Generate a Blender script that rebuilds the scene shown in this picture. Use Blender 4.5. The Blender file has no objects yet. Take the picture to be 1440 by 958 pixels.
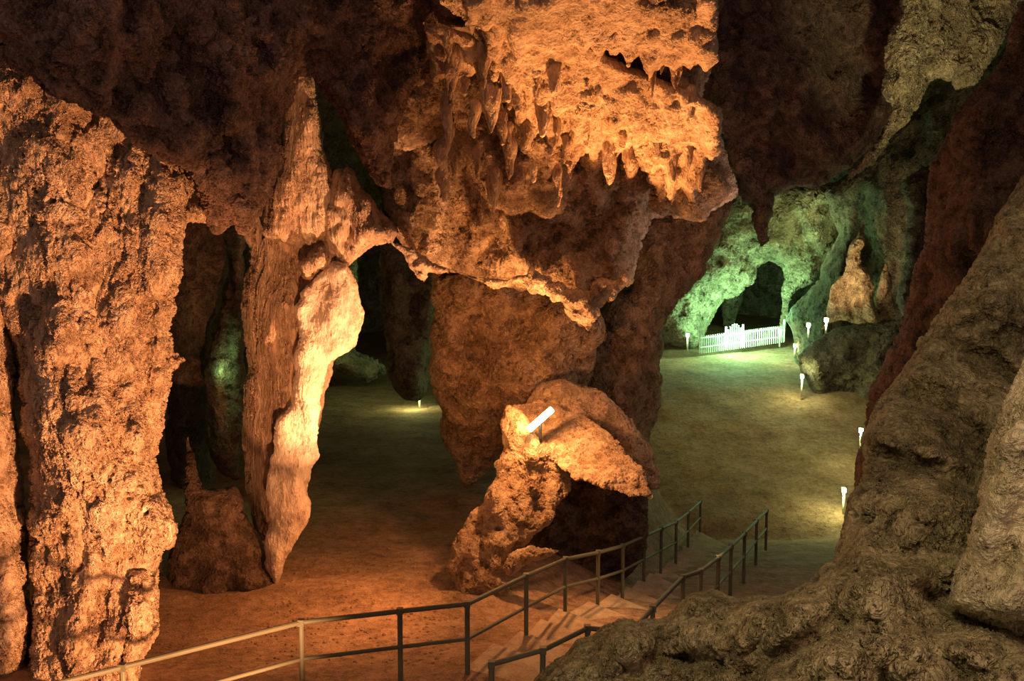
import bpy, math, random, bmesh
import numpy as np
from mathutils import Vector, noise
from mathutils.geometry import delaunay_2d_cdt
random.seed(7); np.random.seed(7)
F=1440.0; CZ=6.5; A=math.atan(149/F)
def P(px,py,d):
    u=(px-720)/F; v=(479-py)/F
    dy=math.cos(A)+v*math.sin(A); dz=-math.sin(A)+v*math.cos(A)
    s=d/dy
    return (u*s, d, CZ+dz*s)
scene=bpy.context.scene
cam=bpy.data.cameras.new('camera'); cam.lens=36; cam.sensor_width=36; cam.clip_end=300
co=bpy.data.objects.new('camera',cam); scene.collection.objects.link(co)
co.location=(0,0,CZ); co.rotation_euler=(math.pi/2-A,0,0); scene.camera=co
# ---------------- materials
def rock(name,c_dark,c_mid,c_light,scale=1.0,disp=1.0,stretch=1.0,pits=1.0,rough=0.85,spec=0.2,both=True,fine=1.0):
    m=bpy.data.materials.new(name); m.use_nodes=True; nt=m.node_tree; N=nt.nodes; L=nt.links
    b=N['Principled BSDF']; out=N['Material Output']
    b.inputs['Roughness'].default_value=rough; b.inputs['Specular IOR Level'].default_value=spec
    tc=N.new('ShaderNodeTexCoord'); mp=N.new('ShaderNodeMapping'); mp.inputs['Scale'].default_value=(scale,scale,scale*stretch)
    L.new(tc.outputs['Object'],mp.inputs['Vector'])
    def nz(s,det,r,dist=0.0):
        n=N.new('ShaderNodeTexNoise'); n.inputs['Scale'].default_value=s; n.inputs['Detail'].default_value=det
        n.inputs['Roughness'].default_value=r; n.inputs['Distortion'].default_value=dist
        L.new(mp.outputs[0],n.inputs['Vector']); return n
    n1=nz(0.55,1,0.6); n2=nz(2.6,6,0.68); n3=nz(14,2,0.7)
    vo=N.new('ShaderNodeTexVoronoi'); vo.inputs['Scale'].default_value=5.0
    mx=N.new('ShaderNodeVectorMath'); mx.operation='MULTIPLY_ADD'; mx.inputs[1].default_value=(0.35,0.35,0.35)
    L.new(n2.outputs['Fac'],mx.inputs[0]); L.new(mp.outputs[0],mx.inputs[2]); L.new(mx.outputs[0],vo.inputs['Vector'])
    def math_(op,a,b_,c=None):
        q=N.new('ShaderNodeMath'); q.operation=op
        for i,x in enumerate((a,b_,c)):
            if x is None: continue
            if isinstance(x,(int,float)): q.inputs[i].default_value=x
            else: L.new(x,q.inputs[i])
        return q.outputs[0]
    ridge=math_('ABSOLUTE',math_('SUBTRACT',n2.outputs['Fac'],0.5),0)
    pit=N.new('ShaderNodeMapRange'); pit.inputs['From Min'].default_value=0.0; pit.inputs['From Max'].default_value=0.38
    L.new(vo.outputs['Distance'],pit.inputs['Value'])
    msk=N.new('ShaderNodeMapRange'); msk.inputs['From Min'].default_value=0.45; msk.inputs['From Max'].default_value=0.6
    L.new(n1.outputs['Fac'],msk.inputs['Value'])
    pitd=math_('MULTIPLY',math_('SUBTRACT',1.0,pit.outputs[0]),msk.outputs[0])
    h=math_('MULTIPLY',n1.outputs['Fac'],0.34)
    h=math_('MULTIPLY_ADD',ridge,-0.75,h)
    h=math_('MULTIPLY_ADD',n2.outputs['Fac'],0.30,h)
    h=math_('MULTIPLY_ADD',n3.outputs['Fac'],0.09*fine,h)
    h=math_('MULTIPLY_ADD',pitd,-0.12*pits,h)
    dn=N.new('ShaderNodeDisplacement'); dn.inputs['Midlevel'].default_value=0.28; dn.inputs['Scale'].default_value=disp
    L.new(h,dn.inputs['Height']); L.new(dn.outputs[0],out.inputs['Displacement'])
    m.displacement_method='BOTH' if both else 'DISPLACEMENT'
    cr=N.new('ShaderNodeValToRGB'); e=cr.color_ramp.elements
    e[0].position=0.3; e[0].color=(*c_dark,1); e[1].position=0.68; e[1].color=(*c_light,1)
    k=e.new(0.48); k.color=(*c_mid,1)
    f=math_('MULTIPLY_ADD',n2.outputs['Fac'],0.6,math_('MULTIPLY',n1.outputs['Fac'],0.4))
    f=math_('MULTIPLY_ADD',pitd,-0.22*pits,f)
    f=math_('MULTIPLY_ADD',math_('SUBTRACT',n3.outputs['Fac'],0.5),0.5,f)
    L.new(f,cr.inputs[0]); L.new(cr.outputs[0],b.inputs['Base Color'])
    return m
def simple(name,col,rough=0.5,metal=0,emit=None,es=0):
    m=bpy.data.materials.new(name); m.use_nodes=True; b=m.node_tree.nodes['Principled BSDF']
    N=m.node_tree.nodes; L=m.node_tree.links
    n=N.new('ShaderNodeTexNoise'); n.inputs['Scale'].default_value=9; n.inputs['Detail'].default_value=3
    cr=N.new('ShaderNodeValToRGB'); cr.color_ramp.elements[0].color=(*[c*0.6 for c in col],1); cr.color_ramp.elements[1].color=(*col,1)
    cr.color_ramp.elements[0].position=.35; cr.color_ramp.elements[1].position=.6
    L.new(n.outputs['Fac'],cr.inputs[0]); L.new(cr.outputs[0],b.inputs['Base Color'])
    b.inputs['Roughness'].default_value=rough; b.inputs['Metallic'].default_value=metal
    if emit: b.inputs['Emission Color'].default_value=(*emit,1); b.inputs['Emission Strength'].default_value=es
    return m
M_tan=rock('limestone_tan',(0.17,0.105,0.07),(0.48,0.35,0.23),(0.78,0.63,0.47),1.2,0.68)
M_pil=rock('limestone_pillar',(0.20,0.125,0.085),(0.56,0.41,0.29),(0.82,0.67,0.52),1.35,0.62,0.7,1.5)
M_tan2=rock('limestone_boulder',(0.18,0.11,0.07),(0.42,0.29,0.18),(0.64,0.48,0.33),2.0,0.34)
M_lip=rock('limestone_lip',(0.30,0.2,0.13),(0.62,0.47,0.33),(0.85,0.7,0.54),2.4,0.32)
M_drip=rock('dripstone',(0.26,0.17,0.11),(0.50,0.36,0.24),(0.76,0.60,0.44),1.6,0.34,0.3,0.8)
M_col=rock('flowstone_fluted',(0.18,0.11,0.08),(0.52,0.37,0.26),(0.78,0.63,0.48),1.7,0.4,0.18)
M_flake=rock('flake_lit',(0.50,0.37,0.28),(0.78,0.64,0.51),(0.90,0.80,0.68),1.8,0.24,0.45,0.7)  # paler base colour carries the lamplight on the flake's face
M_brown=rock('limestone_brown',(0.14,0.09,0.06),(0.33,0.22,0.14),(0.55,0.40,0.27),1.0,0.7)
M_shaderock=rock('limestone_shade',(0.04,0.025,0.02),(0.11,0.075,0.055),(0.2,0.145,0.11),1.4,0.45)  # shade of recess and left gap put into the base colour
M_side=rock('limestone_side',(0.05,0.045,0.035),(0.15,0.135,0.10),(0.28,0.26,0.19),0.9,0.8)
M_purpleshade=rock('limestone_purple_shade',(0.09,0.055,0.05),(0.22,0.145,0.12),(0.40,0.28,0.23),1.4,0.6,1,1,.85,.2,True,1.3)  # darker purple-brown puts the overhang's lack of lamplight into the colour
M_red=rock('limestone_red',(0.05,0.03,0.025),(0.11,0.07,0.055),(0.19,0.13,0.10),1.3,0.5,1,1,.9,.1)
M_grey=rock('limestone_grey',(0.07,0.065,0.04),(0.25,0.215,0.13),(0.48,0.42,0.27),1.9,0.28,1,1,.85,.2,True,1.4)
M_greypale=rock('limestone_pale',(0.27,0.25,0.16),(0.52,0.47,0.32),(0.70,0.64,0.48),2.0,0.25)
M_far=rock('limestone_far',(0.10,0.08,0.055),(0.30,0.25,0.17),(0.54,0.47,0.34),0.7,1.1)
M_soil=rock('cave_soil',(0.13,0.08,0.05),(0.28,0.18,0.11),(0.44,0.30,0.20),2.2,0.07,1,0.3,fine=2)
M_step=rock('step_stone',(0.30,0.22,0.15),(0.44,0.33,0.22),(0.56,0.45,0.32),2.0,0.04,1,0.3)
M_metal=simple('painted_steel',(0.13,0.14,0.10),0.65,0.0)
M_white=simple('white_paint',(0.75,0.8,0.74),0.5)
M_dark=simple('dark_iron',(0.08,0.08,0.08),0.5,0.5)
M_bulb=simple('bulb_white',(0.9,1,0.9),0.4,0,(0.8,1.0,0.75),30)
M_tube=simple('bulb_orange',(1,0.7,0.4),0.4,0,(1.0,0.7,0.32),22)
# ---------------- mesh helpers
def mk(name,V,Fc,mat,sub=0,smooth=True,parent=None):
    me=bpy.data.meshes.new(name); me.from_pydata([tuple(v) for v in V],[],Fc); me.validate(); me.update()
    bm=bmesh.new(); bm.from_mesh(me); bmesh.ops.recalc_face_normals(bm,faces=bm.faces); bm.to_mesh(me); bm.free()
    if smooth:
        for p in me.polygons: p.use_smooth=True
    ob=bpy.data.objects.new(name,me); scene.collection.objects.link(ob)
    me.materials.append(mat)
    if sub:
        s=ob.modifiers.new('subd','SUBSURF'); s.levels=sub; s.render_levels=sub
    if parent: ob.parent=parent
    return ob
def inside(pts,poly):
    x=pts[:,0];y=pts[:,1]; r=np.zeros(len(pts),bool); n=len(poly); j=n-1
    for i in range(n):
        xi,yi=poly[i]; xj,yj=poly[j]
        c=((yi>y)!=(yj>y))&(x<(xj-xi)*(y-yi)/((yj-yi)+1e-12)+xi); r^=c; j=i
    return r
def dist(pts,poly):
    D=np.full(len(pts),1e9); n=len(poly)
    for i in range(n):
        a=poly[i]; b=poly[(i+1)%n]; ab=b-a; l=(ab**2).sum()+1e-12
        t=np.clip(((pts-a)@ab)/l,0,1); q=a+t[:,None]*ab; D=np.minimum(D,np.hypot(*(pts-q).T))
    return D
def blob(poly,df,T=1.0,R=50,sp=9,rough=5,lump=0.5,ls=0.5,zs=1.0,seed=0,back=1.0):
    """solid rock body: outline at real depth, thickness T metres, lumpy relief"""
    if not callable(df): dd=df; df=lambda x,y:dd
    out=[]; n=len(poly)
    for i in range(n):
        a=np.array(poly[i],float); b=np.array(poly[(i+1)%n],float); l=np.hypot(*(b-a)); k=max(1,int(l/sp))
        for j in range(k):
            p=a+(b-a)*j/k; nn=noise.turbulence_vector(Vector((p[0]/38,p[1]/38,seed*3.1)),3,False)
            out.append((p[0]+rough*1.2*nn[0],p[1]+rough*1.2*nn[1]))
    out=np.array(out); mn=out.min(0); mxx=out.max(0)
    gx,gy=np.meshgrid(np.arange(mn[0],mxx[0],sp),np.arange(mn[1],mxx[1],sp*0.87)); gx=gx.copy(); gx[1::2]+=sp/2
    g=np.stack([gx.ravel(),gy.ravel()],1)+np.random.uniform(-.2,.2,(gx.size,2))*sp
    g=g[inside(g,out)]; g=g[dist(g,out)>sp*0.55]
    allp=[Vector(p) for p in out]+[Vector(p) for p in g]
    r=delaunay_2d_cdt(allp,[],[list(range(len(out)))],1,1e-4)
    pv=np.array([tuple(v) for v in r[0]]); tris=[tuple(f) for f in r[2]]
    cnt={}
    for f in tris:
        for i in range(len(f)):
            e=tuple(sorted((f[i],f[(i+1)%len(f)]))); cnt[e]=cnt.get(e,0)+1
    bd=set(v for e,c in cnt.items() if c==1 for v in e)
    D=dist(pv,out); V=[];mapb={}
    q=np.clip(D/R,0,1); prof=np.sqrt(1-(1-q)**2)
    base=[]
    for i,(x,y) in enumerate(pv):
        d=df(x,y); base.append(d)
        if i in bd: V.append(P(x,y,d)); continue
        w=Vector(P(x,y,d)); ww=Vector((w.x*ls,w.y*ls,w.z*ls*zs))+Vector((seed*7.3,0,0))
        nf=noise.fractal(ww,0.8,2.1,5)
        rd=1-abs(noise.noise(ww*1.7))*2
        o=prof[i]*T+lump*min(1,prof[i]*1.2)*(nf*0.9+rd*0.35-0.2)
        V.append(P(x,y,d-o))
    for i,(x,y) in enumerate(pv):
        if i in bd: mapb[i]=i
        else: mapb[i]=len(V); V.append(P(x,y,base[i]+prof[i]*T*back))
    Fc=list(tris)+[tuple(mapb[v] for v in reversed(f)) for f in tris]
    return V,Fc
def fringe(top,bot,x0,x1,amp,per,df,T=0.35,seed=0,R=14,lump=.25):
    """hanging drapery with a stalactite-toothed lower edge"""
    pts=[]
    for x in np.linspace(x0,x1,max(2,int((x1-x0)/25))): pts.append((x,float(np.interp(x,*zip(*top)))))
    x=x1; low=[]
    while x>x0:
        b=float(np.interp(x,*zip(*bot))); w=per*random.uniform(.6,1.5); l=amp*random.choice([.3,.5,.7,1,1.6])*random.uniform(.7,1.2)
        low+=[(x,b-amp*.25*random.random()),(x-w*.33,b+l*.45),(x-w*.48,b+l),(x-w*.6,b+l*.95),(x-w*.75,b+l*.4)]
        x-=w
    low=[p for p in low if p[0]>=x0]
    return blob(pts+low,df,T,R,6,2,lump,1.6,0.35,seed)
def join(*parts):
    V=[];Fc=[]
    for v,f in parts:
        o=len(V); V+=list(v); Fc+=[tuple(i+o for i in q) for q in f]
    return V,Fc
def cone(top,l,r,seg=9,rings=9,bend=0.1,up=False,flat=1.0,ang=0):
    V=[];Fc=[]; s=random.random()*100
    for k in range(rings):
        t=k/(rings-1); rr=r*((1-t)**0.8)*min(1,.4+t*4)*(1+0.4*noise.noise(Vector((s,t*4,0))))+0.008
        z=top[2]+(l*t if up else -l*t)
        cx=top[0]+bend*l*noise.noise(Vector((s,t*2,5))); cy=top[1]+bend*l*noise.noise(Vector((s,t*2,9)))
        for j in range(seg):
            a=2*math.pi*j/seg; wob=1+0.4*noise.noise(Vector((math.cos(a)*1.3+s,math.sin(a)*1.3,t*2)))
            dx=rr*wob*math.cos(a); dy=rr*wob*math.sin(a)*flat
            V.append((cx+dx*math.cos(ang)-dy*math.sin(ang),cy+dx*math.sin(ang)+dy*math.cos(ang),z))
    for k in range(rings-1):
        for j in range(seg):
            a=k*seg+j;b=k*seg+(j+1)%seg; Fc.append((a,b,b+seg,a+seg))
    Fc.append(tuple(range(seg))); Fc.append(tuple((rings-1)*seg+j for j in range(seg)))
    return V,Fc
def tube(a,b,r,n=10):
    a=Vector(a);b=Vector(b);d=(b-a).normalized(); x=d.orthogonal().normalized(); y=d.cross(x)
    V=[];
    for p in (a,b):
        for j in range(n):
            t=2*math.pi*j/n; V.append(tuple(p+x*r*math.cos(t)+y*r*math.sin(t)))
    Fc=[(j,(j+1)%n,n+(j+1)%n,n+j) for j in range(n)]+[tuple(range(n)),tuple(range(n,2*n))]
    return V,Fc
def box(c,s,rz=0):
    V=[]
    for x in(-1,1):
        for y in(-1,1):
            for z in(-1,1):
                X=x*s[0]/2;Y=y*s[1]/2
                V.append((c[0]+X*math.cos(rz)-Y*math.sin(rz),c[1]+X*math.sin(rz)+Y*math.cos(rz),c[2]+z*s[2]/2))
    return V,[(0,1,3,2),(4,6,7,5),(0,4,5,1),(2,3,7,6),(0,2,6,4),(1,5,7,3)]
def sm(a,b,x):
    t=min(1,max(0,(x-a)/(b-a))); return t*t*(3-2*t)
# ---------------- ground
XLd=[10,13.7,15.5,17.5,18.4,19.4,21.1,22.6,24.2,26.8,30.6,36,60]
XLx=[-4,-.6,.2,.9,1.55,2.1,2.7,3.3,3.9,4.6,5.6,4.2,4]
def gz(x,y):
    zl=0.35*(1-sm(12.5,16,y))
    zr=float(np.interp(y,[5,14,15,30.6,42,52,70,90],[.35,.3,.18,-2.8,.12,1.0,1.6,2]))
    xl=float(np.interp(y,XLd,XLx))
    z=zl+(zr-zl)*sm(xl-2.2,xl+0.1,x)
    z+=0.10*noise.fractal(Vector((x*.35,y*.35,2)),1,2,4)*sm(14,18,y)
    return z
V=[];Fc=[]
xs=np.concatenate([np.linspace(-45,-15,40,endpoint=False),np.arange(-15,16,0.2),np.linspace(16,45,40)])
ys=np.concatenate([np.arange(4,40,0.22),np.linspace(40,95,100)])
for y in ys:
    for x in xs: V.append((x,y,gz(x,y)))
nx=len(xs)
for j in range(len(ys)-1):
    for i in range(nx-1):
        a=j*nx+i; Fc.append((a,a+1,a+nx+1,a+nx))
mk('floor',V,Fc,M_soil)
# ---------------- outer shell
V=[];Fc=[];na=160;nh=50
for k in range(nh+1):
    for i in range(na+1):
        a=math.pi*(i/na)*1.1-0.05*math.pi; z=-4+34*k/nh
        rr=1+0.06*noise.fractal(Vector((math.cos(a)*6,math.sin(a)*6,z*.15)),1,2,4)
        rx=34*rr*(1-0.25*(k/nh)**2); ry=52*rr*(1-0.15*(k/nh)**2)
        V.append((math.cos(a)*rx,18+math.sin(a)*ry,z))
for k in range(nh):
    for i in range(na):
        a=k*(na+1)+i; Fc.append((a,a+1,a+na+2,a+na+1))
mk('wall_back',V,Fc,M_far,1)
V=[];Fc=[];n=90
for j in range(n+1):
    for i in range(n+1):
        x=-40+80*i/n; y=10+70*j/n
        V.append((x,y,19+2.5*noise.fractal(Vector((x*.12,y*.12,7)),1,2,5)-0.004*x*x))
for j in range(n):
    for i in range(n):
        a=j*(n+1)+i; Fc.append((a,a+1,a+n+2,a+n+1))
mk('ceiling',V,Fc,M_purpleshade,1)

# ---------------- left pillar
lp=[(-120,-40),(0,0),(80,60),(200,140),(252,200),(270,250),(264,292),(250,332),(246,400),(236,470),(232,560),(221,640),(226,700),(241,742),(232,768),(214,820),(222,880),(195,930),(170,1010),(150,1060),(40,1060),(44,930),(52,830),(40,760),(44,660),(30,580),(20,480),(-10,440),(-120,430)]
b1=blob(lp,lambda x,y:14.6-(x-100)*0.002,1.0,50,7,7,0.6,0.9,0.45,1)
b2=blob([(-260,40),(-60,60),(10,120),(18,300),(22,480),(22,600),(30,700),(38,800),(42,900),(20,1080),(-260,1080)],15.1,1.0,40,9,6,0.4,0.7,0.5,2)
b3=blob([(232,496),(262,508),(232,522),(222,510)],14.4,0.2,12,6,2,0.1,1,1,3)
b3c=blob([(250,285),(278,292),(296,300),(290,308),(262,310),(248,306)],14.4,0.2,12,6,2,0.1,1,1,3)
b3b=blob([(225,690),(246,745),(240,768),(205,770),(205,700)],14.2,0.4,18,6,2,0.1,1,1,3)
b4=blob([(180,800),(215,800),(222,880),(200,930),(185,1000),(160,1000),(165,900)],14.0,0.5,20,7,3,0.2,1,.6,4)
mk('rock_pillar',*join(b1,b2,b3,b3b,b3c,b4),M_pil,2)
ul=[(-260,-300),(660,-300),(640,-60),(612,60),(580,120),(558,180),(550,262),(530,262),(505,225),(480,170),(440,105),(412,106),(396,230),(372,290),(345,322),(318,290),(290,262),(262,236),(230,222),(150,168),(100,140),(60,124),(30,100),(0,84),(-260,30)]
a=blob(ul,lambda x,y:11.9+max(0,(x-150))*0.0115,0.7,60,9,7,0.8,0.8,1,5,back=0.5)
a2=blob([(262,180),(330,190),(360,280),(345,330),(330,300),(300,330),(285,300),(275,240)],14.6,0.6,30,8,6,0.4,0.7,1,6)
mk('ceiling_overhang',*join(a,a2),M_purpleshade,2)
# ---------------- middle column
body=[(352,300),(395,240),(400,180),(415,80),(430,80),(446,160),(455,215),(472,240),(495,236),(506,268),(530,292),(556,318),(548,340),(520,346),(490,372),(470,420),(470,500),(455,560),(440,640),(420,700),(405,740),(398,800),(390,822),(372,800),(356,740),(345,690),(340,600),(347,520),(340,430),(352,350),(338,325)]
c1=blob(body,lambda x,y:20.0-(x-400)*0.004,1.0,60,7,4,0.5,1.0,0.35,7)
ridg=blob([(412,86),(432,86),(450,190),(458,225),(490,300),(470,330),(430,352),(366,332),(380,270),(398,225),(402,160)],lambda x,y:19.1,0.5,25,6,4,0.35,1.6,0.22,8)
shoul=blob([(468,240),(494,234),(508,268),(532,292),(560,322),(550,340),(520,342),(494,366),(470,380),(430,400),(420,370),(455,340),(462,280)],18.9,0.7,35,6,5,0.4,1.6,0.7,9)
mk('rock_column',*join(c1,ridg,shoul),M_col,2)
fl=[(462,372),(490,366),(506,402),(514,432),(506,470),(496,492),(468,508),(458,520),(452,570),(448,600),(450,640),(434,680),(430,700),(438,722),(424,752),(402,782),(396,806),(388,826),(370,798),(372,770),(380,740),(376,700),(380,650),(390,590),(410,562),(416,500),(422,478),(414,430),(424,404)]
mk('column_flake',*blob(fl,lambda x,y:18.5,0.2,18,6,6,0.18,1.5,0.6,10),M_flake,2)
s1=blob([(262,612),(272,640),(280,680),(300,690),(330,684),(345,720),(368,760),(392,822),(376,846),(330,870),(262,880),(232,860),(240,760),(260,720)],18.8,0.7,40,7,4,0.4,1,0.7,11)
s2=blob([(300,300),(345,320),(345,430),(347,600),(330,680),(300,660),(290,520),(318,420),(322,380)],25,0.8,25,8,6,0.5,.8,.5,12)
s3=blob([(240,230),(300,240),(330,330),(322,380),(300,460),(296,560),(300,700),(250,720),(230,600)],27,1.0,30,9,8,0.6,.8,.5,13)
mk('shadowed_rock',*join(s1,s2,s3),M_shaderock,1)  # dark material paints in the shade of the gap
# ---------------- central hanging mass
def dcm(x,y): return 20.2-4.6*max(0,(330-y)/400)**1.25
cm=[(575,-260),(1010,-260),(1006,-60),(1004,60),(985,140),(1012,180),(1020,232),(1036,270),(1010,290),(985,308),(940,300),(912,306),(900,336),(890,372),(886,402),(862,404),(842,420),(826,440),(820,458),(806,446),(794,426),(772,408),(752,404),(730,404),(700,398),(660,390),(620,384),(598,378),(578,366),(560,346),(546,326),(536,290),(546,250),(545,180),(572,118),(612,60),(600,-60)]
c=[blob(cm,dcm,0.9,50,8,6,1.1,0.6,0.45,14)]
c.append(blob([(600,-40),(700,-40),(760,60),(800,90),(850,100),(905,140),(960,170),(990,210),(1030,270),(985,306),(930,296),(900,240),(890,190),(850,170),(830,200),(812,180),(780,150),(740,130),(700,90),(660,40)],lambda x,y:dcm(x,y)-1.5,0.7,35,7,9,0.7,0.9,0.6,15))
c.append(blob([(640,-200),(1000,-200),(1010,50),(980,84),(930,70),(900,50),(840,60),(760,40),(700,-20)],lambda x,y:dcm(x,y)-2.1,0.8,45,8,10,0.8,0.9,0.8,16))
c.append(blob([(560,100),(640,60),(700,110),(725,160),(700,200),(640,180),(590,210),(556,200)],lambda x,y:dcm(x,y)-0.2,0.6,35,8,9,0.6,0.8,0.6,36))
mk('hanging_rock_mass',*join(*c),M_tan,2)
lip=[(552,338),(566,344),(580,352),(590,362),(600,364),(620,378),(640,380),(660,386),(680,384),(700,390),(720,390),(736,386),(740,374),(752,378),(768,384),(772,398),(786,402),(800,414),(830,414),(846,396),(862,402),(890,372),(892,400),(866,418),(838,430),(822,462),(808,452),(800,446),(794,430),(780,424),(762,410),(740,408),(736,400),(718,406),(700,400),(680,404),(660,394),(640,396),(620,386),(596,382),(590,394),(574,368)]
mk('ledge_lip',*blob(lip,18.1,0.15,9,5,12,0.25,3,1,17,back=7),M_lip,2)
c=[]
c.append(fringe([(680,30),(850,60)],[(680,80),(720,125),(760,140),(800,160),(825,205),(850,150)],680,850,26,24,lambda x,y:dcm(x,y)-2.2,.4,51))
c.append(fringe([(835,70),(1015,150)],[(835,120),(870,190),(900,170),(930,235),(960,265),(1000,262),(1015,220)],835,1015,24,26,lambda x,y:dcm(x,y)-2.2,.45,52))
c.append(fringe([(595,30),(700,60)],[(595,80),(630,115),(660,105),(700,95)],595,700,22,20,lambda x,y:dcm(x,y)-1.5,.35,53))
c.append(fringe([(650,-40),(1010,-10)],[(650,15),(700,45),(760,70),(850,66),(930,95),(1010,90)],650,1010,18,26,lambda x,y:dcm(x,y)-2.7,.4,54))
c.append(fringe([(720,100),(900,150)],[(720,150),(780,200),(820,220),(860,200),(900,240)],720,900,28,26,lambda x,y:dcm(x,y)-1.5,.4,55))
for i in range(80):
    px=random.uniform(620,990); py=random.uniform(40,240)
    l=random.uniform(.2,.8)
    c.append(cone(P(px,py,dcm(px,py)-1.5-random.random()*.7),l,l*random.uniform(.16,.26),flat=random.uniform(.4,1),ang=random.random()*3))
mk('stalactite_curtain',*join(*c),M_drip,1)
# ---------------- rocks behind
h1=blob([(606,384),(660,380),(760,396),(840,420),(850,470),(824,540),(810,580),(780,600),(740,610),(705,636),(692,660),(666,686),(650,680),(644,652),(624,622),(616,575),(600,520),(612,450)],lambda x,y:24-(600-y)*0.006,1.0,60,8,6,0.9,0.6,0.6,18)
h2=blob([(820,440),(880,400),(900,300),(960,290),(1030,280),(1010,340),(975,410),(940,440),(930,470),(932,540),(926,592),(905,632),(884,642),(862,616),(820,590),(790,575),(800,540)],lambda x,y:27,1.4,60,8,6,0.9,0.5,0.6,19)
mk('back_boulder',*join(h1,h2),M_brown,2)
h3=blob([(536,340),(590,350),(618,390),(610,460),(602,540),(590,566),(562,556),(546,520),(538,440)],33,1.5,30,8,5,0.8,0.5,0.5,20)
h4=blob([(430,300),(545,300),(540,345),(516,346),(500,362),(505,440),(500,490),(520,500),(545,520),(520,540),(470,520),(430,500)],44,1.5,20,8,5,0.8,0.5,0.5,21)
mk('passage_rock',*join(h3,h4),M_far,1)
# ---------------- lamp rock: leaning leg, tilted slab on top, dark recess
k1=blob([(706,578),(716,566),(736,576),(752,600),(778,628),(806,660),(802,692),(776,726),(752,756),(716,784),(704,806),(722,838),(690,854),(646,846),(622,790),(646,752),(668,712),(698,674),(704,630)],lambda x,y:19.0-(y-570)*0.0028,0.3,30,6,8,0.35,1.4,0.5,22)
k2=blob([(716,568),(760,566),(800,578),(840,594),(872,622),(902,660),(918,700),(888,698),(850,682),(806,674),(776,650),(740,610)],lambda x,y:20.3-(y-560)*0.021,0.08,16,6,6,0.16,1.8,0.8,23,back=1.2)
k4=blob([(704,800),(720,778),(748,768),(788,774),(768,784),(738,796),(716,812)],18.0,0.15,10,6,2,0.1,1.2,1,25)
k5=blob([(736,578),(756,545),(800,530),(850,550),(890,590),(918,640),(926,690),(880,680),(790,620)],21.3,.4,30,7,5,.3,1.2,.8,26)
mk('lamp_boulder',*join(k1,k2,k4,k5),M_tan2,2)
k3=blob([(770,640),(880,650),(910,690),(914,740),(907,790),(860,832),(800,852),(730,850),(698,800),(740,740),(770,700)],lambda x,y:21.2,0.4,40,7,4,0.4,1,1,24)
mk('recess_rock',*k3,M_shaderock,2)  # slab's shade painted in through the dark rock colour
# ---------------- right side
r1=blob([(985,-260),(1330,-260),(1300,-60),(1285,60),(1262,150),(1230,200),(1200,240),(1150,262),(1090,275),(1082,340),(1072,350),(1060,300),(1036,270),(1018,200),(985,140)],lambda x,y:29+(x-1000)*0.012,1.8,60,9,7,1.6,0.5,0.8,26)
mk('dark_ceiling_rock',*r1,M_purpleshade,2)
r2=blob([(1250,60),(1280,-20),(1330,-200),(1560,-200),(1440,-10),(1408,60),(1372,112),(1345,125),(1325,106),(1304,112),(1290,150),(1262,190),(1225,238),(1190,256),(1196,240),(1240,190),(1262,150),(1250,130)],27,0.7,30,7,6,0.8,0.6,0.5,27)
mk('upper_ledge_rock',*r2,M_far,2)
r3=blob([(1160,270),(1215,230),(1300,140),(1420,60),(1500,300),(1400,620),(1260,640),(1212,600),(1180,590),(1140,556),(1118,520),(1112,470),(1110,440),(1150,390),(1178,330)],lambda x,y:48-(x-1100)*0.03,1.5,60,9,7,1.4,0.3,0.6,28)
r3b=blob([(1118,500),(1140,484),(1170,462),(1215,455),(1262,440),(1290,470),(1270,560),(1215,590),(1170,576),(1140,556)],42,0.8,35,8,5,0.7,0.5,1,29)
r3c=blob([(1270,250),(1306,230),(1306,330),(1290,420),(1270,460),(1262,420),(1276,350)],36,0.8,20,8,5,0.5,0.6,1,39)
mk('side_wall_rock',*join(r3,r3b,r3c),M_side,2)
q1=blob([(1214,312),(1220,322),(1214,346),(1208,362),(1222,380),(1220,396),(1234,424),(1240,452),(1150,456),(1162,430),(1172,410),(1184,384),(1192,350),(1204,330)],41,.4,14,5,10,.5,1.6,.4,40)
q2=blob([(1244,370),(1256,400),(1270,450),(1225,455),(1232,410)],41.5,.4,12,6,4,.2,1.1,.6,41)
mk('stalagmite_cluster',*join(q1,q2),M_tan,2)
ar=[(900,300),(1000,270),(1090,255),(1150,262),(1200,250),(1205,300),(1184,330),(1170,372),(1140,396),(1118,412),(1110,440),(1108,476),(1094,470),(1100,430),(1106,392),(1098,374),(1082,366),(1068,378),(1060,400),(1040,410),(1016,418),(1004,440),(992,462),(986,494),(955,496),(930,480),(900,440)]
g1=blob(ar,lambda x,y:51-(x-1040)*0.002,1.5,30,7,6,0.9,0.5,0.7,30)
g2=blob([(1010,410),(1046,396),(1040,430),(1030,462),(1022,470),(1016,440)],58,.8,12,7,3,.3,.6,.5,31)
mk('rock_arch',*join(g1,g2),M_far,2)
rr=blob([(1700,-300),(1470,-60),(1438,10),(1408,90),(1340,165),(1308,240),(1306,330),(1262,470),(1218,555),(1212,640),(1196,720),(1180,800),(1700,900)],lambda x,y:14.5-(x-1200)*0.006,1.0,70,9,5,0.8,0.7,0.6,32)
mk('leaning_rock_wall',*rr,M_red,2)
fgp=[(1700,60),(1448,240),(1398,316),(1370,372),(1300,470),(1246,548),(1226,604),(1206,680),(1190,740),(1176,792),(1120,832),(1080,846),(1030,846),(1000,832),(972,832),(950,860),(930,874),(880,868),(850,886),(800,914),(762,940),(740,975),(700,1150),(1700,1150)]
def dfg(x,y): return 5.2+max(0,(1000-y))*0.0065+max(0,1200-x)*0.004
fg=blob(fgp,dfg,0.5,60,8,7,0.7,1.0,0.9,33)
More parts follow.
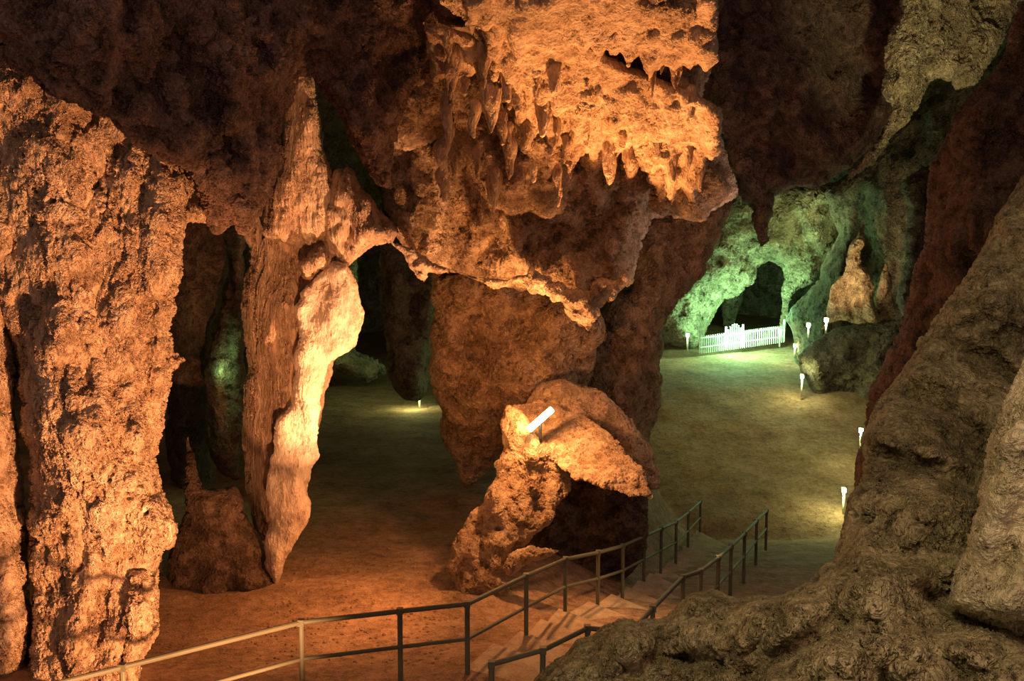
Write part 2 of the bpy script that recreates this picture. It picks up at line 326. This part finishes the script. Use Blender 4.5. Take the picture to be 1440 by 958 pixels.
fg2=blob([(1330,850),(1345,800),(1372,740),(1384,640),(1420,560),(1445,500),(1700,400),(1700,900),(1440,900)],lambda x,y:5.6,0.4,40,9,5,0.3,1.6,1,34)
mk('foreground_rock',*fg,M_grey,2)
mk('pale_boulder',*fg2,M_greypale,2)
# ---------------- stairs & handrails
def topz(d): return 1.43 if d<14.2 else 4.1-0.187*d
def dep(px,py): return 2.4/((py-330)/1440-0.187)
LP=[(657,852),(740,822),(795,797),(841,787),(876,777),(906,763),(930,752),(951,742),(968,728),(985,712)]
RP=[(888,872),(918,855),(960,824),(985,815),(1010,795),(1028,778),(1047,759),(1064,740),(1078,725)]
def rp(px,d,z): return ((px-720)/F*d,d,z)
L3=[rp(150,11.6,1.43),rp(413,13.0,1.43),rp(557,13.4,1.43)]
for px,py in LP:
    d=dep(px,py); q=P(px,py,d); L3.append((q[0],d,4.1-0.187*d if px>657 else 1.43))
R3=[rp(560,11.3,1.35),rp(690,11.8,1.38),rp(765,12.1,1.43),rp(830,12.8,1.43)]
for px,py in RP:
    d=dep(px,py); q=P(px,py,d); R3.append((q[0],d,topz(d)))
def rail(name,pts,lower=0.5,extend=True):
    parts=[]
    ext=[(2*pts[0][0]-pts[1][0],2*pts[0][1]-pts[1][1],pts[0][2])] if extend else []
    for i,p in enumerate(pts):
        parts.append(tube((p[0],p[1],p[2]-1.12),(p[0],p[1],p[2]+0.02),0.036))
        parts.append(box((p[0],p[1],p[2]),(0.085,0.085,0.085)))
    pp=ext+list(pts)
    for a,b in zip(pp[:-1],pp[1:]):
        parts.append(tube(a,b,0.034))
        parts.append(tube((a[0],a[1],a[2]-lower),(b[0],b[1],b[2]-lower),0.028))
    mk(name,*join(*parts),M_metal,0,False)
rail('handrail',L3); rail('handrail.001',R3[1:],0.5,False)
def ip(pts,t):
    a=np.array(pts); s=np.r_[0,np.cumsum(np.hypot(np.diff(a[:,0]),np.diff(a[:,1])))]; s/=s[-1]
    return np.array([np.interp(t,s,a[:,k]) for k in range(2)])
Ls=[p for p in L3 if p[1]>=13.6]; Rs=[p for p in R3 if p[1]>=12.5]
ns=18; parts=[]
for i in range(ns):
    t0=i/ns;t1=(i+1)/ns+0.004
    z=0.42-(2.85+0.15)*i/(ns-1)
    q=[ip(Ls,t0),ip(Rs,t0),ip(Rs,t1),ip(Ls,t1)]
    ex=[(q[1]-q[0])*0.06,(q[2]-q[3])*0.06]
    q=[q[0]-ex[0],q[1]+ex[0],q[2]+ex[1],q[3]-ex[1]]
    Vv=[(p[0],p[1],z) for p in q]+[(p[0],p[1],z-0.9) for p in q]
    parts.append((Vv,[(0,1,2,3),(7,6,5,4),(0,4,5,1),(1,5,6,2),(2,6,7,3),(3,7,4,0)]))
mk('stone_staircase',*join(*parts),M_step,0,False)
pa=[ip(L3[:4],t) for t in np.linspace(0,1,12)]; pb=[ip(R3[:5],t) for t in np.linspace(0,1,12)]
V=[];Fc=[]
for a_,b_ in zip(pa,pb):
    V+=[(a_[0],a_[1]+.15,.42),(b_[0],b_[1]-.1,.42),(a_[0],a_[1]+.15,0),(b_[0],b_[1]-.1,0)]
for i in range(11):
    o=i*4;Fc+=[(o,o+1,o+5,o+4),(o,o+4,o+6,o+2),(o+1,o+3,o+7,o+5),(o+2,o+6,o+7,o+3)]
mk('walkway',V,Fc,M_soil,0,False)
# ---------------- gravel
parts=[]
def stone(x,y,s):
    z=gz(x,y)
    Vv=[];n1,n2=7,5;sd=random.random()*99
    for k in range(n2+1):
        for j in range(n1):
            th=math.pi*k/n2;ph=2*math.pi*j/n1
            d=Vector((math.sin(th)*math.cos(ph),math.sin(th)*math.sin(ph),math.cos(th)*.65))
            r=s*(1+.35*noise.noise(d*1.4+Vector((sd,0,0))))
            Vv.append((x+d.x*r,y+d.y*r,z+s*.2+d.z*r))
    ff=[]
    for k in range(n2):
        for j in range(n1):
            a=k*n1+j;b=k*n1+(j+1)%n1; ff.append((a,b,b+n1,a+n1))
    return Vv,ff
for i in range(420):
    y=random.uniform(14.5,21); x=random.uniform(-4.2,-0.9)
    parts.append(stone(x,y,random.uniform(.012,.032)))
mk('gravel',*join(*parts),M_soil,0,True)
# ---------------- fence & gate
parts=[]
Af=P(984,492,48.5); Bf=P(1102,476,50.5)
n=40
for i in range(n+1):
    t=i/n; x=Af[0]+(Bf[0]-Af[0])*t; y=Af[1]+(Bf[1]-Af[1])*t; z=Af[2]+(Bf[2]-Af[2])*t
    hh=0.75
    if 0.30<t<0.50: hh=0.75+0.4*math.sin((t-.3)/.2*math.pi)
    parts.append(box((x,y,z+hh/2-.15),(0.05,0.04,hh+.1)))
for t in (0,.3,.5,1):
    x=Af[0]+(Bf[0]-Af[0])*t; y=Af[1]+(Bf[1]-Af[1])*t; z=Af[2]+(Bf[2]-Af[2])*t
    parts.append(box((x,y,z+.4),(0.09,0.09,1.1)))
for h in (0.1,0.55):
    parts.append(tube((Af[0],Af[1],Af[2]+h),(Bf[0],Bf[1],Bf[2]+h),0.03,6))
mk('picket_fence',*join(*parts),M_white,0,False)
# ---------------- lights
def light(name,loc,col,power,kind='POINT',rad=0.1,target=None,size=60,blend=0.5):
    l=bpy.data.lights.new(name,kind); l.color=col; l.energy=power; l.shadow_soft_size=rad
    if kind=='SPOT': l.spot_size=math.radians(size); l.spot_blend=blend
    o=bpy.data.objects.new(name,l); scene.collection.objects.link(o); o.location=loc
    if target is not None:
        o.rotation_euler=(Vector(target)-Vector(loc)).to_track_quat('-Z','Y').to_euler()
    return o
def bollard(px,py,d,h,power,col=(0.9,0.95,0.35)):
    top=P(px,py,d); e=bpy.data.objects.new('path_light',None); scene.collection.objects.link(e)
    mk('post',*tube((top[0],top[1],top[2]-h),(top[0],top[1],top[2]-.05),0.04,10),M_white,0,True,e)
    mk('lamp_head',*tube((top[0],top[1],top[2]-.08),(top[0],top[1],top[2]+.06),0.07,12),M_bulb,0,True,e)
    mk('cap',*tube((top[0],top[1],top[2]+.06),(top[0],top[1],top[2]+.10),0.09,12),M_metal,0,True,e)
    l=light('path_light_glow',(top[0]-.2,top[1]-.25,top[2]+.05),col,power,rad=.1); l.parent=e
bollard(1128,529,41,.85,75); bollard(1187,689,32,.85,75); bollard(1211,605,35,.8,60)
bollard(1118,486,47,.6,35); bollard(1097,465,49,.8,40,(.8,1,.5)); bollard(967,471,47.5,.8,35,(.7,1,.4)); bollard(928,464,46,.8,15)
bollard(1162,450,38.6,.5,90,(.9,1,.6)); bollard(1137,457,40,.5,40); bollard(590,554,38,.7,60,(0.9,.95,.3))
light('stair_flood',P(1085,800,25.5),(0.9,1,0.35),170,rad=.1)
e=bpy.data.objects.new('flood_lamp',None); scene.collection.objects.link(e)
a=P(744,604,18.25); b=P(776,576,18.5)
mk('tube',*tube(a,b,0.06,12),M_tube,0,True,e)
a2=(a[0]+.03,a[1]+.13,a[2]-.03); b2=(b[0]+.03,b[1]+.13,b[2]-.03)
mk('housing',*tube(a2,b2,0.035,12),M_dark,0,True,e)
mid=[(a[i]+b[i])/2 for i in range(3)]
mk('bracket',*tube((mid[0],mid[1]+.12,mid[2]-.45),(mid[0],mid[1]+.12,mid[2]),0.03,8),M_dark,0,True,e)
OR=(1.0,0.40,0.13)
light('flood_lamp_light',(mid[0]-.1,mid[1]-.5,mid[2]+.4),OR,370,rad=.1)
light('unseen_orange_spot',P(850,600,17.2),OR,3300,'SPOT',.15,P(890,60,15.3),62,.8)  # unseen spot added to brighten the upper ceiling
light('unseen_orange_spot',P(740,640,16.4),OR,800,'SPOT',.1,P(730,415,18.3),32,.6)  # unseen spot added from below to pick out the lip
light('unseen_orange_spot',(-1.3,8.6,0.75),(1,.40,.15),4900,'SPOT',.12,P(60,620,14),70,.5)
light('unseen_orange_spot',(-0.3,15.4,0.6),(1,.44,.19),3900,'SPOT',.12,P(450,440,18.5),52,.6)
light('unseen_orange_spot',P(600,640,17),(1,.35,.11),460,'SPOT',.15,P(480,800,17),100,.9)  # unseen spot added to brighten the left floor
light('unseen_orange_spot',P(560,700,17),OR,230,'SPOT',.15,P(720,480,23),90,.8)  # unseen spot added to lift the back boulder
light('green_flood',P(1035,462,48.5),(0.36,1,0.45),650,rad=.3)
light('green_flood',P(1090,440,49),(0.40,1,0.45),300,rad=.3)
light('green_flood',P(1130,330,47),(0.75,1,0.38),190,rad=.3)
light('yellow_spot',P(1175,452,38.2),(1,.66,.28),520,'SPOT',.1,P(1200,370,41),64,.8)
light('yellow_spot',P(1330,330,20),(0.95,.82,.35),1200,'SPOT',.2,P(1335,60,26),52,.6)
light('olive_flood',P(1020,330,36),(0.92,0.87,0.22),310,'SPOT',.6,P(1060,600,37),110,1)
light('stair_fill',P(1020,700,18),(1,.5,.2),170,'SPOT',.1,P(900,850,18),80,.8)  # unseen fill added to brighten the steps
light('green_flood',P(310,520,24.0),(0.4,.9,.3),28,rad=.2)
light('green_flood',P(505,440,40),(0.6,.9,.3),50,rad=.3)
light('warm_fill',(-1,1,9.5),(1,.8,.36),560,'SPOT',.5,P(1250,700,7),75,.9)  # unseen fill added above the camera for the foreground rock
light('ambient_fill',(2,2,8),(1,.56,.38),230,rad=1.0)  # soft unseen point added to lift the ambient level
light('ambient_fill',P(1120,380,20),(1,.64,.5),150,rad=1.0)  # second added ambient fill, no fixture, lifts the right side
w=bpy.data.worlds.new('world'); scene.world=w; w.use_nodes=True
w.node_tree.nodes['Background'].inputs[0].default_value=(0.8,0.5,0.38,1); w.node_tree.nodes['Background'].inputs[1].default_value=0.18
scene.view_settings.view_transform='Standard'
scene.view_settings.exposure=0.25
